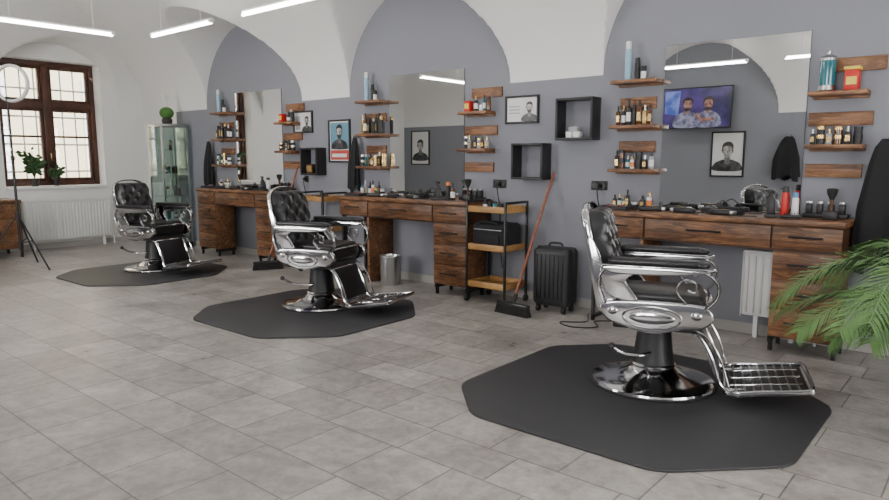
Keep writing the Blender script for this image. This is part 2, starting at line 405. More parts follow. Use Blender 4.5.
def bottle(B,x,y,z,h,r,body,cap,kind=0):
    n=12
    if kind==0:
        B.lathe([(r*.9,0),(r,.004),(r,h*.6),(r*.75,h*.68),(r*.35,h*.72)],(x,y,z),body,n); B.lathe([(r*.42,h*.72),(r*.42,h*.98),(r*.36,h)],(x,y,z),cap,n)
        B.lathe([(r*1.015,h*.15),(r*1.015,h*.5)],(x,y,z),M_lbl if body is not M_lbl else M_orange,n)
    elif kind==1:
        B.lathe([(r*.95,0),(r,.004),(r,h*.74),(r*.85,h*.8)],(x,y,z),body,n); B.lathe([(r*.86,h*.8),(r*.84,h*.97),(r*.7,h)],(x,y,z),cap,n)
    elif kind==2:
        B.lathe([(r,0),(r*1.05,h*.6)],(x,y,z),body,n); B.lathe([(r*1.12,h*.6),(r*1.12,h*.97),(r*1.02,h)],(x,y,z),cap,n)
    elif kind==3:
        B.lathe([(r*.95,0),(r,.005),(r,h*.55),(r*.5,h*.7),(r*.3,h*.78)],(x,y,z),body,n)
        B.box((x,y,z+h*.85),(r*1.1,r*.8,h*.13),cap,.004); B.box((x-r*.9,y,z+h*.89),(r*1.4,r*.45,h*.05),cap,.003); B.box((x-r*.8,y,z+h*.79),(r*.2,r*.4,h*.16),cap,.003)
    elif kind==4:
        B.box((x,y,z+h*.36),(r*1.7,r*1.5,h*.72),body,.006); B.box((x,y-r*.76,z+h*.34),(r*1.3,.001,h*.35),M_gold); B.lathe([(r*.4,h*.72),(r*.4,h)],(x,y,z),cap,n)
BOD=[M_blkp,M_amber,M_blkp,M_teal,M_blkp,M_gold,M_blkp,M_pgrey,M_lbl]
CAP=[M_blkp,M_gold,M_blkp,M_blkp,M_steel]
def bottles(name,x0,x1,yc,z,kinds=(0,1,2),hr=(.08,.15),loc=(0,0,0),bod=BOD,stack=False):
    B=MB(); x=x0+.01; z=z+.0005
    while x<x1-.035:
        k=random.choice(kinds); h=random.uniform(*hr); r=random.uniform(.016,.024)
        if k==2: h*=.55; r*=1.3
        x+=r; b_,c_=random.choice(bod),random.choice(CAP); y=yc+random.uniform(-.02,.02)
        bottle(B,x,y,z,h,r,b_,c_,k)
        if k==2 and stack: bottle(B,x,y,z+h,h*.9,r*.95,b_,c_,k)
        x+=r*1.05+random.uniform(.002,.012)
    return B.obj(name,loc)
for i,x0 in enumerate((-2.6,-5.6,-8.5)):
    station(x0,fullleft=(i==2)); towers(x0)
    L=(x0,YB,0); LT=(x0,YB,.0006)
    bottles('shelf_bottles',.09,.45,-.075,LEV[0],(2,2,4,0),(.10,.15),L,stack=True)
    bottles('shelf_bottles',.09,.45,-.075,LEV[2],(0,4,4,1),(.15,.22),L,[M_blkp,M_gold,M_blkp,M_amber,M_blkp])
    bottles('shelf_bottles',1.52,1.85,-.075,LEV[1],(2,2,4),(.09,.13),L,[M_blkp,M_blkp,M_amber,M_blkp,M_pgrey],stack=True)
    B=MB(); bottle(B,.20,-.09,LEV[4],.30,.026,M_lblue,M_lbl,1); bottle(B,.27,-.07,LEV[4],.17,.022,M_blkp,M_blkp,1); bottle(B,.33,-.09,LEV[4],.10,.02,M_lbl,M_blkp,2)
    B.obj('hairspray_cans',LT)
    B=MB(); c=(1.61,-.085,LEV[3])
    if i==0:
        B.lathe([(.05,0),(.055,.01),(.05,.03),(.048,.04)],c,M_steel,20); B.lathe([(.046,.04),(.048,.2)],c,M_teal,20); B.lathe([(.05,.2),(.05,.215),(.035,.23),(.012,.24),(.012,.26),(.016,.27),(.0,.275)],c,M_steel,20)
        B.obj('disinfectant_jar',LT)
        B=MB(); B.box((1.755,-.085,LEV[3]+.065),(.085,.085,.13),M_red,.01); B.box((1.755,-.085,LEV[3]+.14),(.095,.095,.022),M_yel,.005); B.box((1.755,-.1285,LEV[3]+.06),(.06,.002,.05),M_yel)
        B.obj('sharps_container',LT)
    else:
        B.box((1.60,-.085,LEV[3]+.05),(.07,.08,.10),M_red,.008); B.box((1.60,-.126,LEV[3]+.05),(.05,.002,.05),M_yel); B.obj('sharps_container',LT)
        bottles('shelf_bottles',1.66,1.85,-.085,LEV[3],(0,1,2),(.10,.15),L)

def clipper(x,y,rz,z=.90,m=M_blkp):
    B=MB(); B.box((0,0,.02),(.17,.045,.04),m,.014,3); B.box((.095,0,.02),(.03,.05,.025),M_steel,.004); B.box((.02,0,.0405),(.05,.02,.002),M_gold)
    B.tube(spath([(-.085,0,.02),(-.12,.01,.008),(-.14,.04,.004),(-.10,.05,.004)],5),.004,M_blk,6)
    B.obj('hair_clipper',(x,y,z),rz)
def comb(x,y,rz,z=.90):
    B=MB(); B.box((0,.012,.003),(.18,.012,.006),M_blkp,.002)
    for k in range(24): B.box((-.085+k*.0074,-.006,.003),(.003,.026,.004),M_blkp)
    B.obj('comb',(x,y,z),rz)
def brush(x,y,rz,z=.90):
    B=MB(); B.box((-.08,0,.014),(.12,.02,.02),M_blkp,.008); B.box((.03,0,.016),(.12,.055,.022),M_blkp,.01)
    for a in range(7):
        for b in range(4): B.cyl((-.015+a*.015,-.018+b*.012,.026),(-.015+a*.015,-.018+b*.012,.042),.0018,M_blkp,5)
    B.obj('hair_brush',(x,y,z),rz)
def sprayer(x,y,h=.2,body=M_blkp,cap=M_blkp,r=.028,kind=3,name='spray_bottle',z=.90):
    B=MB(); bottle(B,0,0,0,h,r,body,cap,kind); B.obj(name,(x,y,z),random.uniform(-.5,.5))
B=MB(); B.b2(-.14,.14,-.045,.045,0,.03,M_blkp,.008)
for k in range(4): B.box((-.10+k*.066,0,.06),(.04,.04,.07),M_blkp,.01); B.box((-.10+k*.066,0,.1),(.035,.02,.02),M_steel,.003)
me_stand=B.mesh('charging_stand')
B=MB(); B.b2(-.15,.15,-.025,.025,0,.035,M_blkp,.006)
for k in range(4): B.lathe([(.018,.035),(.018,.037)],(-.105+k*.07,0,0),M_pgrey,12)
B.box((-.02,0,.055),(.04,.03,.036),M_blkp,.005); B.tube(spath([(-.02,0,.07),(.02,-.03,.09),(.1,-.04,.03),(.2,-.03,.006),(.28,-.0,.006)],6),.004,M_blk,6)
me_strip=B.mesh('power_strip')
for i,x0 in enumerate((-2.6,-5.6,-8.5)):
    for k in range(3): clipper(x0+.52+k*.26,4.90,(.3,2.9,-.25)[k])
    clipper(x0+.66,5.05,.1); B=None
    B=MB(); 
    B.obj('power_strip',(x0+.98,5.12,.90),0,me=me_strip)
    comb(x0+1.20,4.86,.2); comb(x0+.55,4.99,.5); brush(x0+1.48,4.86,.15); comb(x0+.84,5.01,-.1)
    B=MB(); B.b2(-.11,.11,-.08,.08,0,.008,M_blkp,.003); B.b2(-.11,.11,-.08,-.074,.008,.03,M_blkp); B.b2(-.11,.11,.074,.08,.008,.03,M_blkp); B.b2(-.11,-.104,-.08,.08,.008,.03,M_blkp); B.b2(.104,.11,-.08,.08,.008,.03,M_blkp)
    for k in range(4): B.box((-.07+k*.045,0,.02),(.02,.12,.016),M_steel if k%2 else M_red,.004)
    B.obj('tool_tray',(x0+.24,4.91,.90),.05)
    bottles('counter_products',x0+.10,x0+.44,5.11,.90,(2,4,0),(.09,.16))
    B=MB() # folded dark towel
    for k in range(3): B.box((0,0,.009+k*.018),(.17,.10,.018),M_cloth,.008,3)
    B.obj('folded_towel',(x0+1.09,4.97,.90),.1)
    B.obj('clipper_charging_stand',(x0+1.66,5.10,.90),0,me=me_stand) if False else bpy.context.collection.objects.link(bpy.data.objects.new('clipper_charging_stand',me_stand))
    so=bpy.context.collection.objects[-1]; so.location=(x0+1.66,5.10,.90)
    B=MB(); B.box((0,0,.03),(.09,.06,.06),M_blkp,.012); B.cyl((0,0,.06),(0,0,.13),.012,M_wooddk,10); B.lathe([(.012,.13),(.03,.17),(.034,.2),(.02,.205)],(0,0,0),M_brush,14); B.obj('neck_duster_brush',(x0+1.72,4.95,.90))
sprayer(-1.25,4.98,.2,M_blkp,M_blkp); sprayer(-1.17,5.01,.21,M_red,M_blkp,.026,1,'hairspray_can'); sprayer(-1.10,4.98,.17,M_lbl,M_blue,.022,1,'hairspray_can')
sprayer(-4.27,4.98,.19,M_blkp,M_blkp); sprayer(-4.17,5.01,.17,M_blkp,M_orange,.026,1,'hairspray_can'); sprayer(-4.08,4.97,.16,M_amber,M_blkp,.024,0,'lotion_bottle')
sprayer(-7.17,4.98,.19,M_blkp,M_blkp); sprayer(-7.08,5.0,.16,M_lbl,M_blkp,.026,1,'hairspray_can')

def cape(x,ztop,zbot,w,depth=.1,y=YB,name='hanging_cape',sgn=-1,seed=1,skew=0):
    rn=random.Random(seed); B=MB(); nu,nv=48,16; vs=[];fs=[]
    ph=[rn.uniform(0,6.28) for _ in range(4)]
    for j in range(nv+1):
        t=j/nv; z=ztop+(zbot-ztop)*t; ww=w*(.3+.7*min(1,t*1.9)**.6)/2; dd=depth*(.35+.65*t)/2
        for i in range(nu):
            a=2*math.pi*i/nu; rr=1+.16*t**.5*math.sin(7*a+ph[0])+.1*t*math.sin(12*a+ph[1]+2*t)
            hz=(.035*math.sin(3*a+ph[2])+.02*math.sin(5*a+ph[3]))*t
            vs.append((ww*rr*math.cos(a)+.02*math.sin(3*t+ph[2])+skew*(1-t),sgn*(depth*.68)+dd*rr*math.sin(a),z+hz))
    for j in range(nv):
        for i in range(nu): fs.append((j*nu+i,j*nu+(i+1)%nu,(j+1)*nu+(i+1)%nu,(j+1)*nu+i))
    fs.append(tuple(range(nu)))
    B.raw(vs,fs,M_cloth); B.cyl((skew,0,ztop+.01),(skew,sgn*depth*.8,ztop+.01),.008,M_steel,8); B.sph((skew,sgn*depth*.8,ztop+.015),.012,M_steel,8)
    return B.obj(name,(x,y,0),ang=80)
cape(-.535,1.42,.60,.40,.2,seed=2,skew=-.06); cape(-5.62,1.52,.95,.15,.12,seed=3); cape(-8.62,1.52,.93,.17,.12,seed=4); cape(-2.60,1.62,1.0,.34,.12,YO,sgn=1,seed=6)

def boxshelf(x0,x1,z0,z1,d=.15):
    B=MB(); t=.02
    B.b2(x0,x1,YB-d,YB,z1-t,z1,M_blkp,.002); B.b2(x0,x1,YB-d,YB,z0,z0+t,M_blkp,.002); B.b2(x0,x0+t,YB-d,YB,z0+t,z1-t,M_blkp,.002); B.b2(x1-t,x1,YB-d,YB,z0+t,z1-t,M_blkp,.002)
    B.obj('wall_box_shelf')
boxshelf(-3.02,-2.67,1.45,1.80); boxshelf(-3.47,-3.14,1.11,1.43); boxshelf(-6.5,-6.2,1.10,1.42)
B=MB(); B.b2(-.06,-.005,-.04,.03,0,.05,M_lbl,.004); B.b2(.005,.065,-.04,.03,0,.05,M_lbl,.004); B.b2(-.04,.04,-.03,.03,.05,.09,M_pgrey,.004); B.obj('small_product_boxes',(-2.86,5.1,1.4705))
B=MB(); B.b2(-.05,.05,-.03,.03,0,.11,M_wooddk,.004); B.b2(-.045,.045,-.032,-.03,.02,.09,M_gold); B.obj('small_product_boxes',(-6.36,5.1,1.1205))
def portrait(B,cx,cz_,s,yy,dirn=1,beard=True,M=None):
    e=.0006*dirn
    def P(pts,k,m): B.poly([(cx+a*s,cz_+b*s) for a,b in pts],yy-k*e,m,M)
    P([(-1.05,-1.5),(-1.0,-.95),(-.6,-.72),(-.2,-.6),(.2,-.6),(.6,-.72),(1.0,-.95),(1.05,-1.5)],0,M_shirt)
    P([(-.2,-.9),(-.19,-.3),(.19,-.3),(.2,-.9),(0,-1.0)],1,M_skind)
    P([(-.40,-.02),(-.44,.3),(-.38,.6),(-.1,.78),(.25,.75),(.44,.5),(.43,.2),(.38,-.05)],1.5,M_hair)
    for q in (-1,1): B.disc((cx+q*.36*s,cz_-.02*s),.055*s,.1*s,yy-1.8*e,M_skind,12,M)
    P([(-.34,.1),(-.33,.36),(-.1,.46),(.15,.45),(.33,.34),(.35,.08),(.28,-.28),(.12,-.46),(-.1,-.46),(-.27,-.28)],2.5,M_skin)
    P([(-.25,.15),(-.2,.38),(.0,.42),(.06,.1),(.03,-.1),(-.1,-.18),(-.22,-.05)],3,M_lskin)
    if beard: P([(-.34,.0),(-.27,-.14),(-.12,-.17),(.12,-.17),(.28,-.14),(.35,.0),(.29,-.32),(.12,-.52),(-.1,-.52),(-.28,-.32)],3.4,M_hair)
    for q in (-1,1):
        B.disc((cx+q*.15*s,cz_+.07*s),.055*s,.022*s,yy-4*e,M_hair,10,M); B.disc((cx+q*.15*s,cz_+.16*s),.09*s,.018*s,yy-4*e,M_hair,10,M)
    P([(-.03,.08),(.03,.08),(.07,-.1),(0,-.13),(-.05,-.1)],3.8,M_skind)
    B.disc((cx,cz_-.26*s),.11*s,.022*s,yy-4.5*e,M_skind,10,M)
def frame(name,x0,x1,z0,z1,yw,dirn,mat_in,content,fw=.018):
    B=MB(); y1=yw-.0005*dirn; y0=yw-.025*dirn; a,b=min(y0,y1),max(y0,y1)
    B.b2(x0,x1,a,b,z1-fw,z1,M_blkp,.003); B.b2(x0,x1,a,b,z0,z0+fw,M_blkp,.003); B.b2(x0,x0+fw,a,b,z0+fw,z1-fw,M_blkp,.003); B.b2(x1-fw,x1,a,b,z0+fw,z1-fw,M_blkp,.003)
    yp=yw-.010*dirn; B.b2(x0+fw,x1-fw,min(y1,yp),max(y1,yp),z0+fw,z1-fw,mat_in)
    content(B,yp-.001*dirn)
    return B.obj(name)
def c1(B,y):
    B.b2(-3.61,-3.45,y-.0005,y,1.63,1.84,M_lbl); portrait(B,-3.37,1.745,.075,y-.001)
    for k in range(3): B.b2(-3.59,-3.47,y-.002,y-.001,1.70+k*.03,1.71+k*.03,M_pgrey)
frame('framed_picture',-3.63,-3.27,1.61,1.86,YB,1,M_paper,c1)
def c3(B,y): portrait(B,-6.53,1.735,.08,y); B.b2(-6.74,-6.66,y-.001,y,1.64,1.8,M_pgrey)
frame('framed_picture',-6.78,-6.42,1.60,1.86,YB,1,M_paper,c3)
def c2(B,y):
    B.b2(-6.10,-5.79,y-.001,y,1.40,1.7,M_pteal); B.b2(-6.10,-5.79,y-.001,y,1.28,1.39,M_pred)
    portrait(B,-5.945,1.585,.12,y-.002); B.b2(-6.07,-5.82,y-.006,y-.005,1.31,1.35,M_lbl)
frame('framed_poster',-6.13,-5.76,1.25,1.735,YB,1,M_paper,c2)
def outlet(x,z,n=2):
    B=MB(); w=.075
    for k in range(n):
        cx=x+(k-(n-1)/2)*w; B.box((cx,YB-.0065,z),(w-.004,.012,.078),M_blkp,.004)
        R=Matrix.Rotation(rad(90),4,'X'); B.lathe([(.026,0),(.022,.006),(.0,.006)],(0,0,0),M_blk,16,Matrix.Translation((cx,YB-.012,z))@R)
    B.box((x,YB-.035,z),(.035,.045,.035),M_blkp,.008)
    B.tube(spath([(x,YB-.05,z-.01),(x+.005,YB-.05,z-.08),(x+.02,YB-.025,z-.25),(x+.01,YB-.02,z-.5),(x+.05,YB-.02,z-.8)],6),.005,M_blk,6)
    B.obj('wall_outlet')
outlet(-3.69,1.06); outlet(-2.66,1.07); outlet(-6.57,1.05,1)

B=MB(); R=Matrix.Translation((-3.98,YO+.18,2.10))@Matrix.Rotation(rad(6),4,'X')
B.box((0,-.02,0),(1.12,.04,.66),M_blkp,.008,2,R); B.box((0,.0012,0),(1.08,.002,.62),M_tvb,0,2,R)
B.raw([(-.50,.003,-.08),(-.28,.003,-.12),(-.26,.003,.28),(-.52,.003,.28)],[(0,1,2,3)],M_tvl,R)
for cx,s,q in ((-.13,1,4),(.2,.95,4)):
    B.poly([(cx-.2*s,-.305),(cx-.19*s,-.14),(cx-.06*s,-.06),(cx+.06*s,-.06),(cx+.19*s,-.14),(cx+.2*s,-.305)],.004,M_tvw,R)
    B.disc((cx,-.03),.04,.07,.0045,M_tvs,12,R); B.disc((cx,.05),.068,.098,.005,M_tvs,20,R); B.poly([(cx-.078,.05),(cx-.08,.13),(cx,.18),(cx+.08,.13),(cx+.078,.05),(cx+.05,.115),(cx-.05,.115)],.006,M_hair,R)
    B.disc((cx,-.0),.06,.05,.0058,M_hair,14,R,math.pi,2*math.pi)
    for k in (-1,1): B.disc((cx+k*.027,.06),.010,.005,.0065,M_hair,8,R)
B.tube([(.3,.006,-.18),(.1,.006,-.2),(.02,.006,-.1)],.028,M_tvs,8,M=R)
B.b2(-.1,.1,-.16,-.02,-.1,.1,M_blk,0,2,R)
B.obj('wall_television')
def cp(B,y): portrait(B,-3.5,1.40,.2,y,-1,False)
frame('framed_poster',-3.76,-3.24,1.0,1.72,YO,-1,M_paper,cp,.025)
def cp2(B,y): portrait(B,-10.1,1.55,.2,y,-1,False)
frame('framed_poster',-10.37,-9.83,1.15,1.9,YO,-1,M_paper,cp2,.025)

# ------------------------------------------------------------ barber chairs
def chair_meshes():
    parts={}
    B=MB(); B.lathe([(.352,0),(.355,.006),(.35,.012)],(0,0,0),M_blkp,56)
    B.lathe([(.346,.012),(.342,.022),(.325,.03),(.25,.042),(.19,.058),(.15,.078),(.125,.098),(.118,.11)],(0,0,0),M_chr,56); parts['base_disc']=B
    B=MB(); B.lathe([(.122,.10),(.118,.13),(.106,.2),(.096,.29),(.094,.325),(.11,.335),(.11,.345)],(0,0,0),M_blkp,32); B.lathe([(.125,.105),(.128,.115),(.12,.125)],(0,0,0),M_chr,32); parts['hydraulic_column']=B
    B=MB(); B.tube(spath([(.0,-.09,.2),(-.06,-.17,.2),(-.14,-.24,.22),(-.2,-.28,.26)],6),.010,M_chr,8); B.sph((-.205,-.283,.265),.02,M_blkp,12); parts['pump_lever']=B
    B=MB(); B.b2(-.21,.24,-.22,.22,.355,.41,M_blkp,.01); B.b2(-.15,.15,-.12,.12,.335,.36,M_chr,.008); parts['seat_frame']=B
    B=MB(); B.box((.01,0,.475),(.52,.45,.13),M_leather,.045,4); B.box((.02,0,.535),(.46,.40,.045),M_leather,.022,3); B.tube(spath([(.275,-.2,.525),(.285,0,.528),(.275,.2,.525)],5),.006,M_chr,8); parts['seat_cushion']=B
    out=[(-.36,.50),(-.335,.545),(-.27,.565),(-.1,.575),(.1,.575),(.26,.57),(.34,.55),(.375,.505),(.36,.455),(.30,.415),(.2,.405),(.12,.385),(0,.365),(-.12,.375),(-.2,.40),(-.3,.43)]
    out=[(a*.80+.01,.44+(b-.47)*.84) for a,b in out]
    for nm,sg in (('side_panel_left',1),('side_panel_right',-1)):
        B=MB(); sp=[(p.x,p.z) for p in spath([(a,0,b) for a,b in out],4,True)]
        B.prismXZ(sp,sg*.255,.05,M_chr,.012)
        B.sph((0,sg*.283,.44),(.12,.014,.038),M_chr,24)
        B.tube([(.15*math.cos(a),sg*.281,.44+.058*math.sin(a)) for a in [k*math.pi/16 for k in range(32)]],.006,M_chr,8,True)
        for q in (-1,1): B.sph((q*.215+.01,sg*.281,.465),(.028,.01,.022),M_chr,14)
        parts[nm]=B
    for nm,sg in (('armrest_left',1),('armrest_right',-1)):
        B=MB(); y=sg*.275
        B.tube(spath([(.26,y,.50),(.315,y,.56),(.325,y,.63),(.28,y,.685),(.21,y,.708)],6),.009,M_chr,10,ry=.024)
        B.tube(spath([(-.25,y,.51),(-.28,y,.58),(-.28,y,.65),(-.24,y,.708)],6),.009,M_chr,10,ry=.024)
        B.tube(spath([(.17,y,.53),(.12,y,.59),(.15,y,.65),(.21,y,.64),(.21,y,.59),(.175,y,.60)],6),.006,M_chr,8,ry=.012)
        B.prismXZ([(p.x,p.z) for p in spath([(-.26,0,.705),(-.265,0,.62),(-.21,0,.54),(-.08,0,.525),(-.10,0,.57),(-.14,0,.64),(-.05,0,.70)],4,True)],y,.018,M_chr,.005)
        B.prismXZ([(p.x,p.z) for p in spath([(-.24,0,.715),(.26,0,.715),(.30,0,.705),(.25,0,.69),(.1,0,.676),(-.1,0,.67),(-.22,0,.676)],4,True)],y,.05,M_chr,.008)
        B.box((-.0,y,.716),(.54,.07,.014),M_chr,.006,3)
        B.box((0,y,.739),(.47,.084,.040),M_leather,.018,4); B.sph((.235,y,.736),(.045,.042,.021),M_leather,16)
        parts[nm]=B
    Mb=Matrix.Translation((-.245,0,.47))@Matrix.Rotation(rad(-14),4,'Y')
    B=MB(); nu,nv=44,52; vs=[];fs=[]
    def hw(t): return .215*(1-.6*max(0,t-.75)**2*4)
    for j in range(nv+1):
        t=j/nv
        for i in range(nu+1):
            s=-1+2*i/nu; u=s*hw(t); v=t*.54
            bul=.5*(abs(math.sin(math.pi*(u/.135+v/.15)))+abs(math.sin(math.pi*(u/.135-v/.15))))
            edge=min(1,(1-abs(s))*7)*min(1,t*14)*min(1,(1-t)*14); edge=math.sqrt(max(0,edge))
            vs.append((.015+.055*edge+.028*bul*edge,u,v))
    for j in range(nv):
        for i in range(nu): a=j*(nu+1)+i; fs.append((a,a+1,a+nu+2,a+nu+1))
    B.raw(vs,fs,M_leather,Mb)
    B.box((0,0,.27),(.05,.40,.52),M_leather,.02,3,Mb)
    parts['backrest_cushion']=B
    B=MB(); ol=[(-.01,-.225,.0),(-.01,-.228,.25),(-.01,-.225,.44),(-.01,-.19,.53),(-.01,-.1,.57),(-.01,0,.578),(-.01,.1,.57),(-.01,.19,.53),(-.01,.225,.44),(-.01,.228,.25),(-.01,.225,0)]
    B.tube(spath(ol,5),.009,M_chr,10,M=Mb,ry=.020,up=(1,0,0))
    for sg in (-1,1): 
        B.prismXZ([(p.x,p.z) for p in spath([(-.04,0,-.02),(-.045,0,.15),(-.03,0,.34),(.0,0,.40),(.03,0,.30),(.035,0,.16),(.06,0,.06),(.05,0,-.03)],4,True)],sg*.238,.014,M_chr,.004,Mb)
    B.box((-.03,0,.28),(.012,.40,.48),M_blkp,.005,2,Mb); parts['backrest_frame']=B
    B=MB()
    for sg in (-1,1):
        B.tube(spath([(.16,sg*.19,.375),(.25,sg*.19,.335),(.315,sg*.19,.22),(.355,sg*.19,.10),(.40,sg*.19,.062),(.48,sg*.19,.066)],6),.010,M_chr,10,ry=.016)
        B.tube(spath([(.18,sg*.225,.39),(.28,sg*.225,.345),(.35,sg*.225,.24),(.40,sg*.225,.09)],6),.006,M_chr,8)
    R=Matrix.Rotation(math.atan2(.105,.25)*-1,4,'Y')
    B.box((.30,0,.225),(.022,.36,.28),M_leather,.010,3,rot=R)
    B.box((.295,0,.225),(.012,.375,.295),M_chr,.005,2,rot=R)
    parts['footrest_arms']=B
    Mf=Matrix.Translation((.40,0,.060))@Matrix.Rotation(rad(-8),4,'Y')
    B=MB(); B.box((.2,0,-.002),(.37,.46,.008),M_blkp,.003,2,Mf)
    fr=[(0,-.25,0),(.18,-.255,0),(.36,-.25,.0),(.40,-.22,.006),(.405,0,.01),(.40,.22,.006),(.36,.25,0),(.18,.255,0),(0,.25,0),(-.015,0,0)]
    B.tube(spath(fr,5,True),.012,M_chr,8,True,M=Mf,up=(0,0,1),ry=.016)
    for k in range(8): B.box((.04+k*.043,0,.005),(.010,.46,.008),M_dsteel,.003,2,Mf)
    for k in range(3): B.box((.19,-.13+.13*k,.006),(.35,.016,.010),M_chr,.003,2,Mf)
    parts['footrest_plate']=B
    return {k:v.mesh(k) for k,v in parts.items()}
CM=chair_meshes()
def chair(x,y,rz):
    e=empty('barber_chair',(x,y,.0125),rz)
    for k,me in CM.items():
        o=bpy.data.objects.new(k,me); bpy.context.collection.objects.link(o); o.parent=e
chair(-1.50,3.66,rad(19)); chair(-4.60,3.77,rad(17)); chair(-7.63,3.78,rad(14))
def mat_(x0,x1,y0,y1,c,rz=0,cr=.42):
    B=MB(); hx,hy=(x1-x0)/2,(y1-y0)/2
    P=[(-hx+c,-hy),(hx-cr,-hy),(hx,-hy+cr),(hx,hy-cr),(hx-cr,hy),(-hx+c,hy),(-hx,hy-c),(-hx,-hy+c)]
    Q=[]; n=len(P)
    for i in range(n):
        p=Vector(P[i]);a=Vector(P[i-1]);b=Vector(P[(i+1)%n]); r=.09
        s=p+(a-p).normalized()*r; e=p+(b-p).normalized()*r
        for k in range(7):
            t=k/6; q=s*(1-t)**2+p*2*t*(1-t)+e*t*t; Q.append((q.x,q.y))
    B.prismXY(Q,0,.012,M_rub,.004)
    B.obj('anti_fatigue_mat',((x0+x1)/2,(y0+y1)/2,0),rz)
mat_(-2.34,-.60,2.58,4.28,.34); mat_(-5.32,-3.66,2.73,4.40,.34); mat_(-8.27,-6.70,2.78,4.42,.34)

# ------------------------------------------------------------ trolleys etc
def trolley(x,y,bag=False):
    B=MB(); w,d=.42,.34
    for sx in (-1,1):
        for sy in (-1,1): B.b2(sx*w/2-.01,sx*w/2+.01,sy*d/2-.01,sy*d/2+.01,.06,.92,M_blk,.003)
        B.b2(sx*w/2-.01,sx*w/2+.01,-d/2,d/2,.90,.92,M_blk,.003)
    for z in (.14,.48,.82):
        B.b2(-w/2+.01,w/2-.01,-d/2+.01,d/2-.01,z,z+.012,M_woodl)
        for s in (-1,1):
            B.b2(-w/2+.01,w/2-.01,s*(d/2-.008)-.007,s*(d/2-.008)+.007,z,z+.055,M_woodl,.003)
            B.b2(s*(w/2-.018)-.007,s*(w/2-.018)+.007,-d/2+.015,d/2-.015,z,z+.055,M_woodl,.003)
    for sx in (-1,1):
        for sy in (-1,1):
            B.cyl((sx*w/2-.012,sy*d/2,.03),(sx*w/2+.012,sy*d/2,.03),.03,M_blkp,16); B.b2(sx*w/2-.008,sx*w/2+.008,sy*d/2-.012,sy*d/2+.012,.03,.07,M_blk)
    B.obj('tool_trolley',(x,y,0))
trolley(-3.53,4.93); trolley(-6.0,4.96)
bottles('trolley_bottles',-3.69,-3.39,4.93,.8325,(0,2,1),(.06,.12)); bottles('trolley_bottles',-6.16,-5.86,4.96,.8325,(0,2,1),(.06,.12))
B=MB(); B.box((0,0,.12),(.37,.28,.23),M_cloth,.04,4); B.box((0,-.143,.09),(.26,.02,.10),M_cloth,.008); B.tube(spath([(-.1,-.12,.20),(-.08,-.14,.245),(.08,-.14,.245),(.1,-.12,.20)],6),.009,M_cloth,8); B.b2(-.15,.15,-.147,-.141,.175,.182,M_steel); B.obj('black_bag',(-3.53,4.93,.488))
B=MB(); B.box((0,0,.305),(.34,.22,.50),M_blkp,.05,5)
for k in range(7): B.box((-.12+k*.04,-.112,.31),(.012,.012,.38),M_blk,.005)
B.box((0,0,.305),(.345,.012,.505),M_blk,.004)
for sx in (-1,1):
    for sy in (-1,1): B.cyl((sx*.12-.012,sy*.07,.028),(sx*.12+.012,sy*.07,.028),.028,M_blkp,14); B.b2(sx*.12-.015,sx*.12+.015,sy*.07-.015,sy*.07+.015,.03,.07,M_blk)
B.tube(spath([(-.06,.0,.55),(-.05,0,.585),(.05,0,.585),(.06,0,.55)],5),.009,M_blkp,8); B.obj('suitcase',(-2.90,4.91,0),.05)
def broom(bx,by,tx,ty,tz,rz,m):
    B=MB(); 
    B.box((0,0,.085),(.34,.05,.035),M_blk,.012)
    n=16
    for k in range(n):
        for j in range(3):
            x=-.155+k*.31/(n-1); y=-.016+j*.016
            B.tube([(x,y,.075),(x*1.08,y*1.6,.0)],[.008,.011],M_brush,5)
    Rm=Matrix.Rotation(-rz,3,'Z'); t=Rm@Vector((tx-bx,ty-by,tz)); 
    d=(t-Vector((0,0,.09))).normalized(); B.tube([Vector((0,0,.09)),Vector((0,0,.09))+d*.09],.018,M_blk,12); B.tube([Vector((0,0,.10)),t],.012,m,12); B.sph(t,.013,m,10)
    B.obj('push_broom',(bx,by,0),rz)
broom(-3.10,4.57,-3.10,5.18,1.16,-.1,M_stick); broom(-6.60,4.62,-6.54,5.05,1.2,1.1,M_stick)
B=MB(); B.lathe([(.10,0),(.105,.01),(.11,.28),(.115,.285),(.115,.3),(.108,.3),(.104,.28),(.09,.02)],(-4.86,4.9,0),M_steel,28); B.obj('waste_bin')
B=MB(); B.tube(spath([(-2.62,5.15,.3),(-2.64,5.10,.02),(-2.6,4.95,.006),(-2.5,4.72,.006),(-2.65,4.58,.006),(-2.5,4.50,.006),(-2.35,4.62,.006),(-2.45,4.78,.006),(-2.3,4.9,.006)],8),.005,M_blk,6); B.obj('power_cable')
def radiator(name,x0,x1,z0,z1,d,axis,loc):
    B=MB(); n=max(4,int((x1-x0)/.045)); 
    B.b2(x0,x1,-d*.35,d*.35,z0+.01,z1-.02,M_enam,.006)
    for k in range(n):
        x=x0+(k+.5)*(x1-x0)/n; B.b2(x-.013,x+.013,-d*.5,d*.5,z0+.03,z1-.04,M_enam,.006)
    B.b2(x0-.005,x1+.005,-d*.5,d*.5,z1-.025,z1,M_enam,.005)
    for s in (-1,1): B.b2(x0-.006 if s<0 else x1-.002,x0+.002 if s<0 else x1+.006,-d*.5,d*.5,z0,z1-.01,M_enam)
    B.cyl((x1+.05,0,0),(x1+.05,0,z0+.05),.010,M_enam,10); B.cyl((x1,0,z0+.05),(x1+.05,0,z0+.05),.010,M_enam,10); B.cyl((x1,0,z1-.08),(x1+.09,0,z1-.08),.018,M_enam,12)
    for s in (x0+.1,x1-.1): B.b2(s-.015,s+.015,-.02,.02,0,z0+.02,M_enam)
    return B.obj(name,loc,axis)
radiator('radiator',-.57,.6,.12,.70,.09,rad(90),(XL+.08,3.93,0))
radiator('radiator',-.24,.2,.15,.64,.07,0,(-1.2,5.13,0))
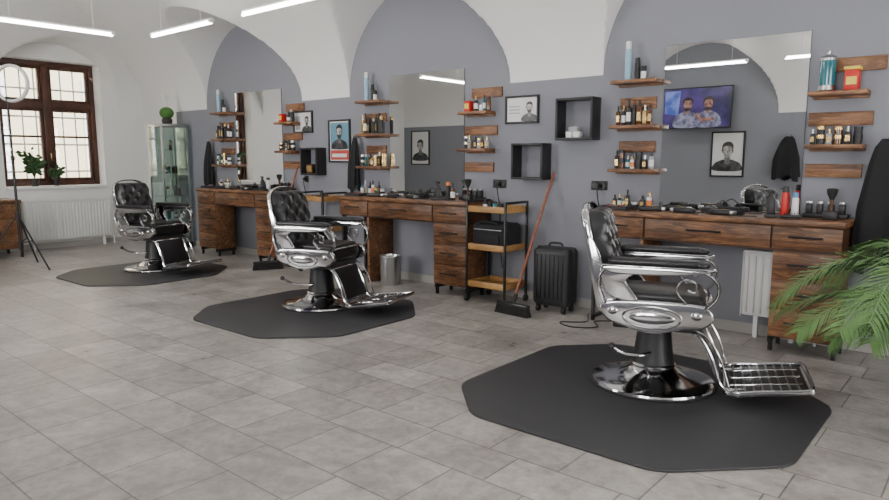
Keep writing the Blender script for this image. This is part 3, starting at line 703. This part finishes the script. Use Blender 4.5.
B=MB(); B.b2(-.3,.3,-.45,.45,.72,.76,M_wood,.005); B.b2(-.28,.28,-.44,.44,.12,.72,M_wooddk,.004); 
for k in range(3): B.b2(.28,.30,-.42,.42,.13+k*.195,.315+k*.195,M_wood,.004); B.cyl((.32,-.1,.22+k*.195),(.32,.1,.22+k*.195),.007,M_blk,8); B.cyl((.3,-.08,.22+k*.195),(.32,-.08,.22+k*.195),.005,M_blk,6); B.cyl((.3,.08,.22+k*.195),(.32,.08,.22+k*.195),.005,M_blk,6)
for a in (-.26,.26):
    for b in (-.42,.42): B.b2(a-.015,a+.015,b-.015,b+.015,0,.12,M_blk)
B.obj('wooden_cabinet',(-10.2,2.70,0))
B=MB(); ang=rad(35); c=Vector((.06*math.cos(ang),.06*math.sin(ang),2.15))
B.tube([c+Vector((.2*math.cos(a)*math.cos(ang),.2*math.cos(a)*math.sin(ang),.2*math.sin(a))) for a in [k*math.pi/24 for k in range(48)]],.018,M_lbl,10,True,ry=.028,up=(-math.sin(ang),math.cos(ang),0))
B.cyl((0,0,1.98),(0,0,.75),.011,M_blk,12); B.cyl((0,0,1.3),(0,0,.22),.015,M_blk,12); B.box((0,0,1.3),(.04,.04,.05),M_blkp,.008); B.cyl((0,0,.6),(0,0,.66),.026,M_blkp,14); B.cyl((0,0,.28),(0,0,.33),.024,M_blkp,14)
B.box((0,0,1.97),(.05,.05,.06),M_blkp,.01)
for k in range(3):
    a=rad(20+120*k); d=Vector((math.cos(a),math.sin(a),0)); B.tube([Vector((0,0,.64)),d*.44+Vector((0,0,.012))],.010,M_blk,8); B.tube([Vector((0,0,.30)),d*.22+Vector((0,0,.34))],.006,M_blk,8); B.sph(d*.44+Vector((0,0,.013)),.013,M_blkp,10)
B.obj('ring_light_stand',(-8.93,2.79,0))
B=MB(); w=.20
B.b2(-w,w,-w,w,0,.08,M_blkp,.004); B.b2(-w,w,-w,w,1.74,1.78,M_steel,.004)
for sx in (-1,1):
    for sy in (-1,1): B.b2(sx*(w-.01)-.01,sx*(w-.01)+.01,sy*(w-.01)-.01,sy*(w-.01)+.01,.08,1.74,M_steel)
for z in (.42,.75,1.08,1.41): B.b2(-w+.02,w-.02,-w+.02,w-.02,z,z+.006,M_cab)
B.b2(-w+.02,w-.02,-w,-w+.005,.08,1.74,M_cab); B.b2(w-.005,w,-w+.02,w-.02,.08,1.74,M_cab); B.b2(-w,-w+.005,-w+.02,w-.02,.08,1.74,M_cab); B.b2(-w+.02,w-.02,w-.006,w,.08,1.74,M_cab)
B.b2(w+.0,w+.02,-.1,-.085,.85,1.0,M_steel)
rr=random.Random(3)
for z in (.086,.426,.756,1.086,1.416):
    for k in range(5): bottle(B,-.13+k*.065,rr.uniform(-.1,.1),z,rr.uniform(.09,.16),.02,rr.choice([M_blkp,M_amber,M_teal,M_lbl]),rr.choice([M_gold,M_blkp]),rr.choice([0,1,2]))
B.obj('glass_display_cabinet',(-9.37,4.93,0))
B=MB(); B.lathe([(.05,0),(.07,.02),(.075,.06),(.06,.09),(.05,.1)],(0,0,0),M_terra,20); B.sph((0,0,.16),(.1,.1,.085),M_grass,20)
for k in range(9):
    a=k*.7; B.tube(spath([(0,0,.2),(.02*math.cos(a),.02*math.sin(a),.32),(.05*math.cos(a),.05*math.sin(a),.42)],4),.006,M_lbl,5)
B.obj('potted_grass',(-9.37,4.93,1.7805))
def leafy(name,loc,n,h,pot,seed,spread=.14,m=M_leaf2):
    rn=random.Random(seed); B=MB(); B.lathe([(pot*.7,0),(pot,.1),(pot*1.05,.1),(pot*1.05,.115),(pot*.9,.115),(pot*.88,.10)],(0,0,0),M_terra,20); B.lathe([(pot*.86,.098),(pot*.86,.10)],(0,0,0),M_soil,16)
    for k in range(n):
        a=rn.uniform(0,6.28); hh=h*rn.uniform(.5,1); s=spread*rn.uniform(.3,1); b=Vector((0,0,.1)); tp=Vector((s*.3*math.cos(a),s*math.sin(a),.1+hh))
        B.tube(spath([b,b.lerp(tp,.5)+Vector((0,0,.03)),tp],4),.003,M_leaf2,5)
        for j in range(5):
            t=.35+.16*j; p=b.lerp(tp,t); a2=rn.uniform(0,6.28); d=Vector((.4*math.cos(a2),math.sin(a2),rn.uniform(-.2,.5))).normalized(); l=rn.uniform(.07,.12); sd=d.cross(Vector((1,0,.3))).normalized()*l*.28
            B.raw([p,p+d*l*.5+sd,p+d*l,p+d*l*.5-sd],[(0,1,2,3)],m)
    return B.obj(name,loc)
leafy('potted_plant',(XL-.04,3.58,.9005),20,.42,.06,4); leafy('potted_plant',(XL-.03,3.86,.9005),8,.14,.05,5,.08)
def palm(loc):
    rn=random.Random(11); B=MB()
    B.lathe([(.14,0),(.17,.02),(.2,.32),(.215,.32),(.215,.35),(.19,.35),(.185,.31)],(0,0,0),M_terra,28); B.lathe([(.18,.30),(.18,.31)],(0,0,0),M_soil,20)
    specs=[]
    for k in range(11): specs.append((rn.uniform(-130,130),rn.uniform(.55,.85),rn.uniform(.35,.66)))
    specs+=[(172,.92,.44),(190,.90,.32),(204,.95,.52),(218,.9,.36),(156,.8,.54),(232,.85,.49),(184,.72,.58),(212,.7,.22)]
    for az,reach,rise in specs:
        az=rad(az); d=Vector((math.cos(az),math.sin(az),0)); b=Vector((.05*math.cos(az),.05*math.sin(az),.30))
        P=spath([b,b+d*reach*.25+Vector((0,0,rise*.75)),b+d*reach*.6+Vector((0,0,rise*.98)),b+d*reach*.88+Vector((0,0,rise*.72)),b+d*reach+Vector((0,0,rise*.45))],9)
        N=len(P); B.tube(P,[.006*(1-.8*i/N) for i in range(N)],M_leaf,6)
        side=d.cross(Vector((0,0,1)))
        for i in range(9,N-1):
            for h in (0,.5):
                p=P[i].lerp(P[i+1],h); t=(P[i+1]-P[i]).normalized(); u=(i+h)/N
                L=.23*math.sin(math.pi*min(1,.18+u*.78))**.7
                for sg in (-1,1):
                    dr=(side*sg*.75+t*.65+Vector((0,0,.15+rn.uniform(-.15,.15)))).normalized(); dn=Vector((0,0,-1))
                    w=t*.005; q1=p+dr*L*.5+dn*L*.05; q2=p+dr*L*.97+dn*L*.28
                    B.raw([p-w*.4,p+w*.4,q1+w,q2,q1-w],[(0,1,2,3,4)],M_leaf)
    B.obj('potted_palm',loc)
palm((.02,4.12,0))

# ------------------------------------------------------------ lighting
w=bpy.data.worlds.new('World'); bpy.context.scene.world=w; w.use_nodes=True
bg=w.node_tree.nodes['Background']; bg.inputs[0].default_value=(.88,.92,1,1); bg.inputs[1].default_value=5.0
s=bpy.data.lights.new('sun','SUN'); s.energy=14; s.angle=rad(1); so=bpy.data.objects.new('sun',s); bpy.context.collection.objects.link(so); so.rotation_euler=(0,rad(50),0)
def area(name,loc,rot,sx,sy,e,col=(1,.98,.96)):
    l=bpy.data.lights.new(name,'AREA'); l.shape='RECTANGLE'; l.size=sx; l.size_y=sy; l.energy=e; l.color=col
    o=bpy.data.objects.new(name,l); bpy.context.collection.objects.link(o); o.location=loc; o.rotation_euler=rot
area('added_window_fill_2',(-6.4,YO-.28,1.7),(rad(90),0,0),1.55,1.55,290,(1,.975,.94))  # added fill lamp outside the unseen opposite-wall window, stands in for daylight
area('added_window_fill_3',(-.7,YO-.28,1.7),(rad(90),0,0),1.55,1.55,175,(1,.975,.94))  # second added fill lamp, behind the camera-side opening
area('added_window_fill_4',(XR+.28,2.3,1.35),(0,rad(90),0),2.05,2.15,175,(1,.975,.94))  # added fill lamp outside the unseen right-wall window

cam=bpy.data.cameras.new('camera'); co=bpy.data.objects.new('camera',cam); bpy.context.collection.objects.link(co)
cam.sensor_width=36; cam.lens=670/889*36; cam.clip_start=.05
co.location=(0,0,1.3)
Fv=Vector((-.644*.9907,.765*.9907,-.136)); co.rotation_euler=Fv.to_track_quat('-Z','Y').to_euler()
bpy.context.scene.camera=co
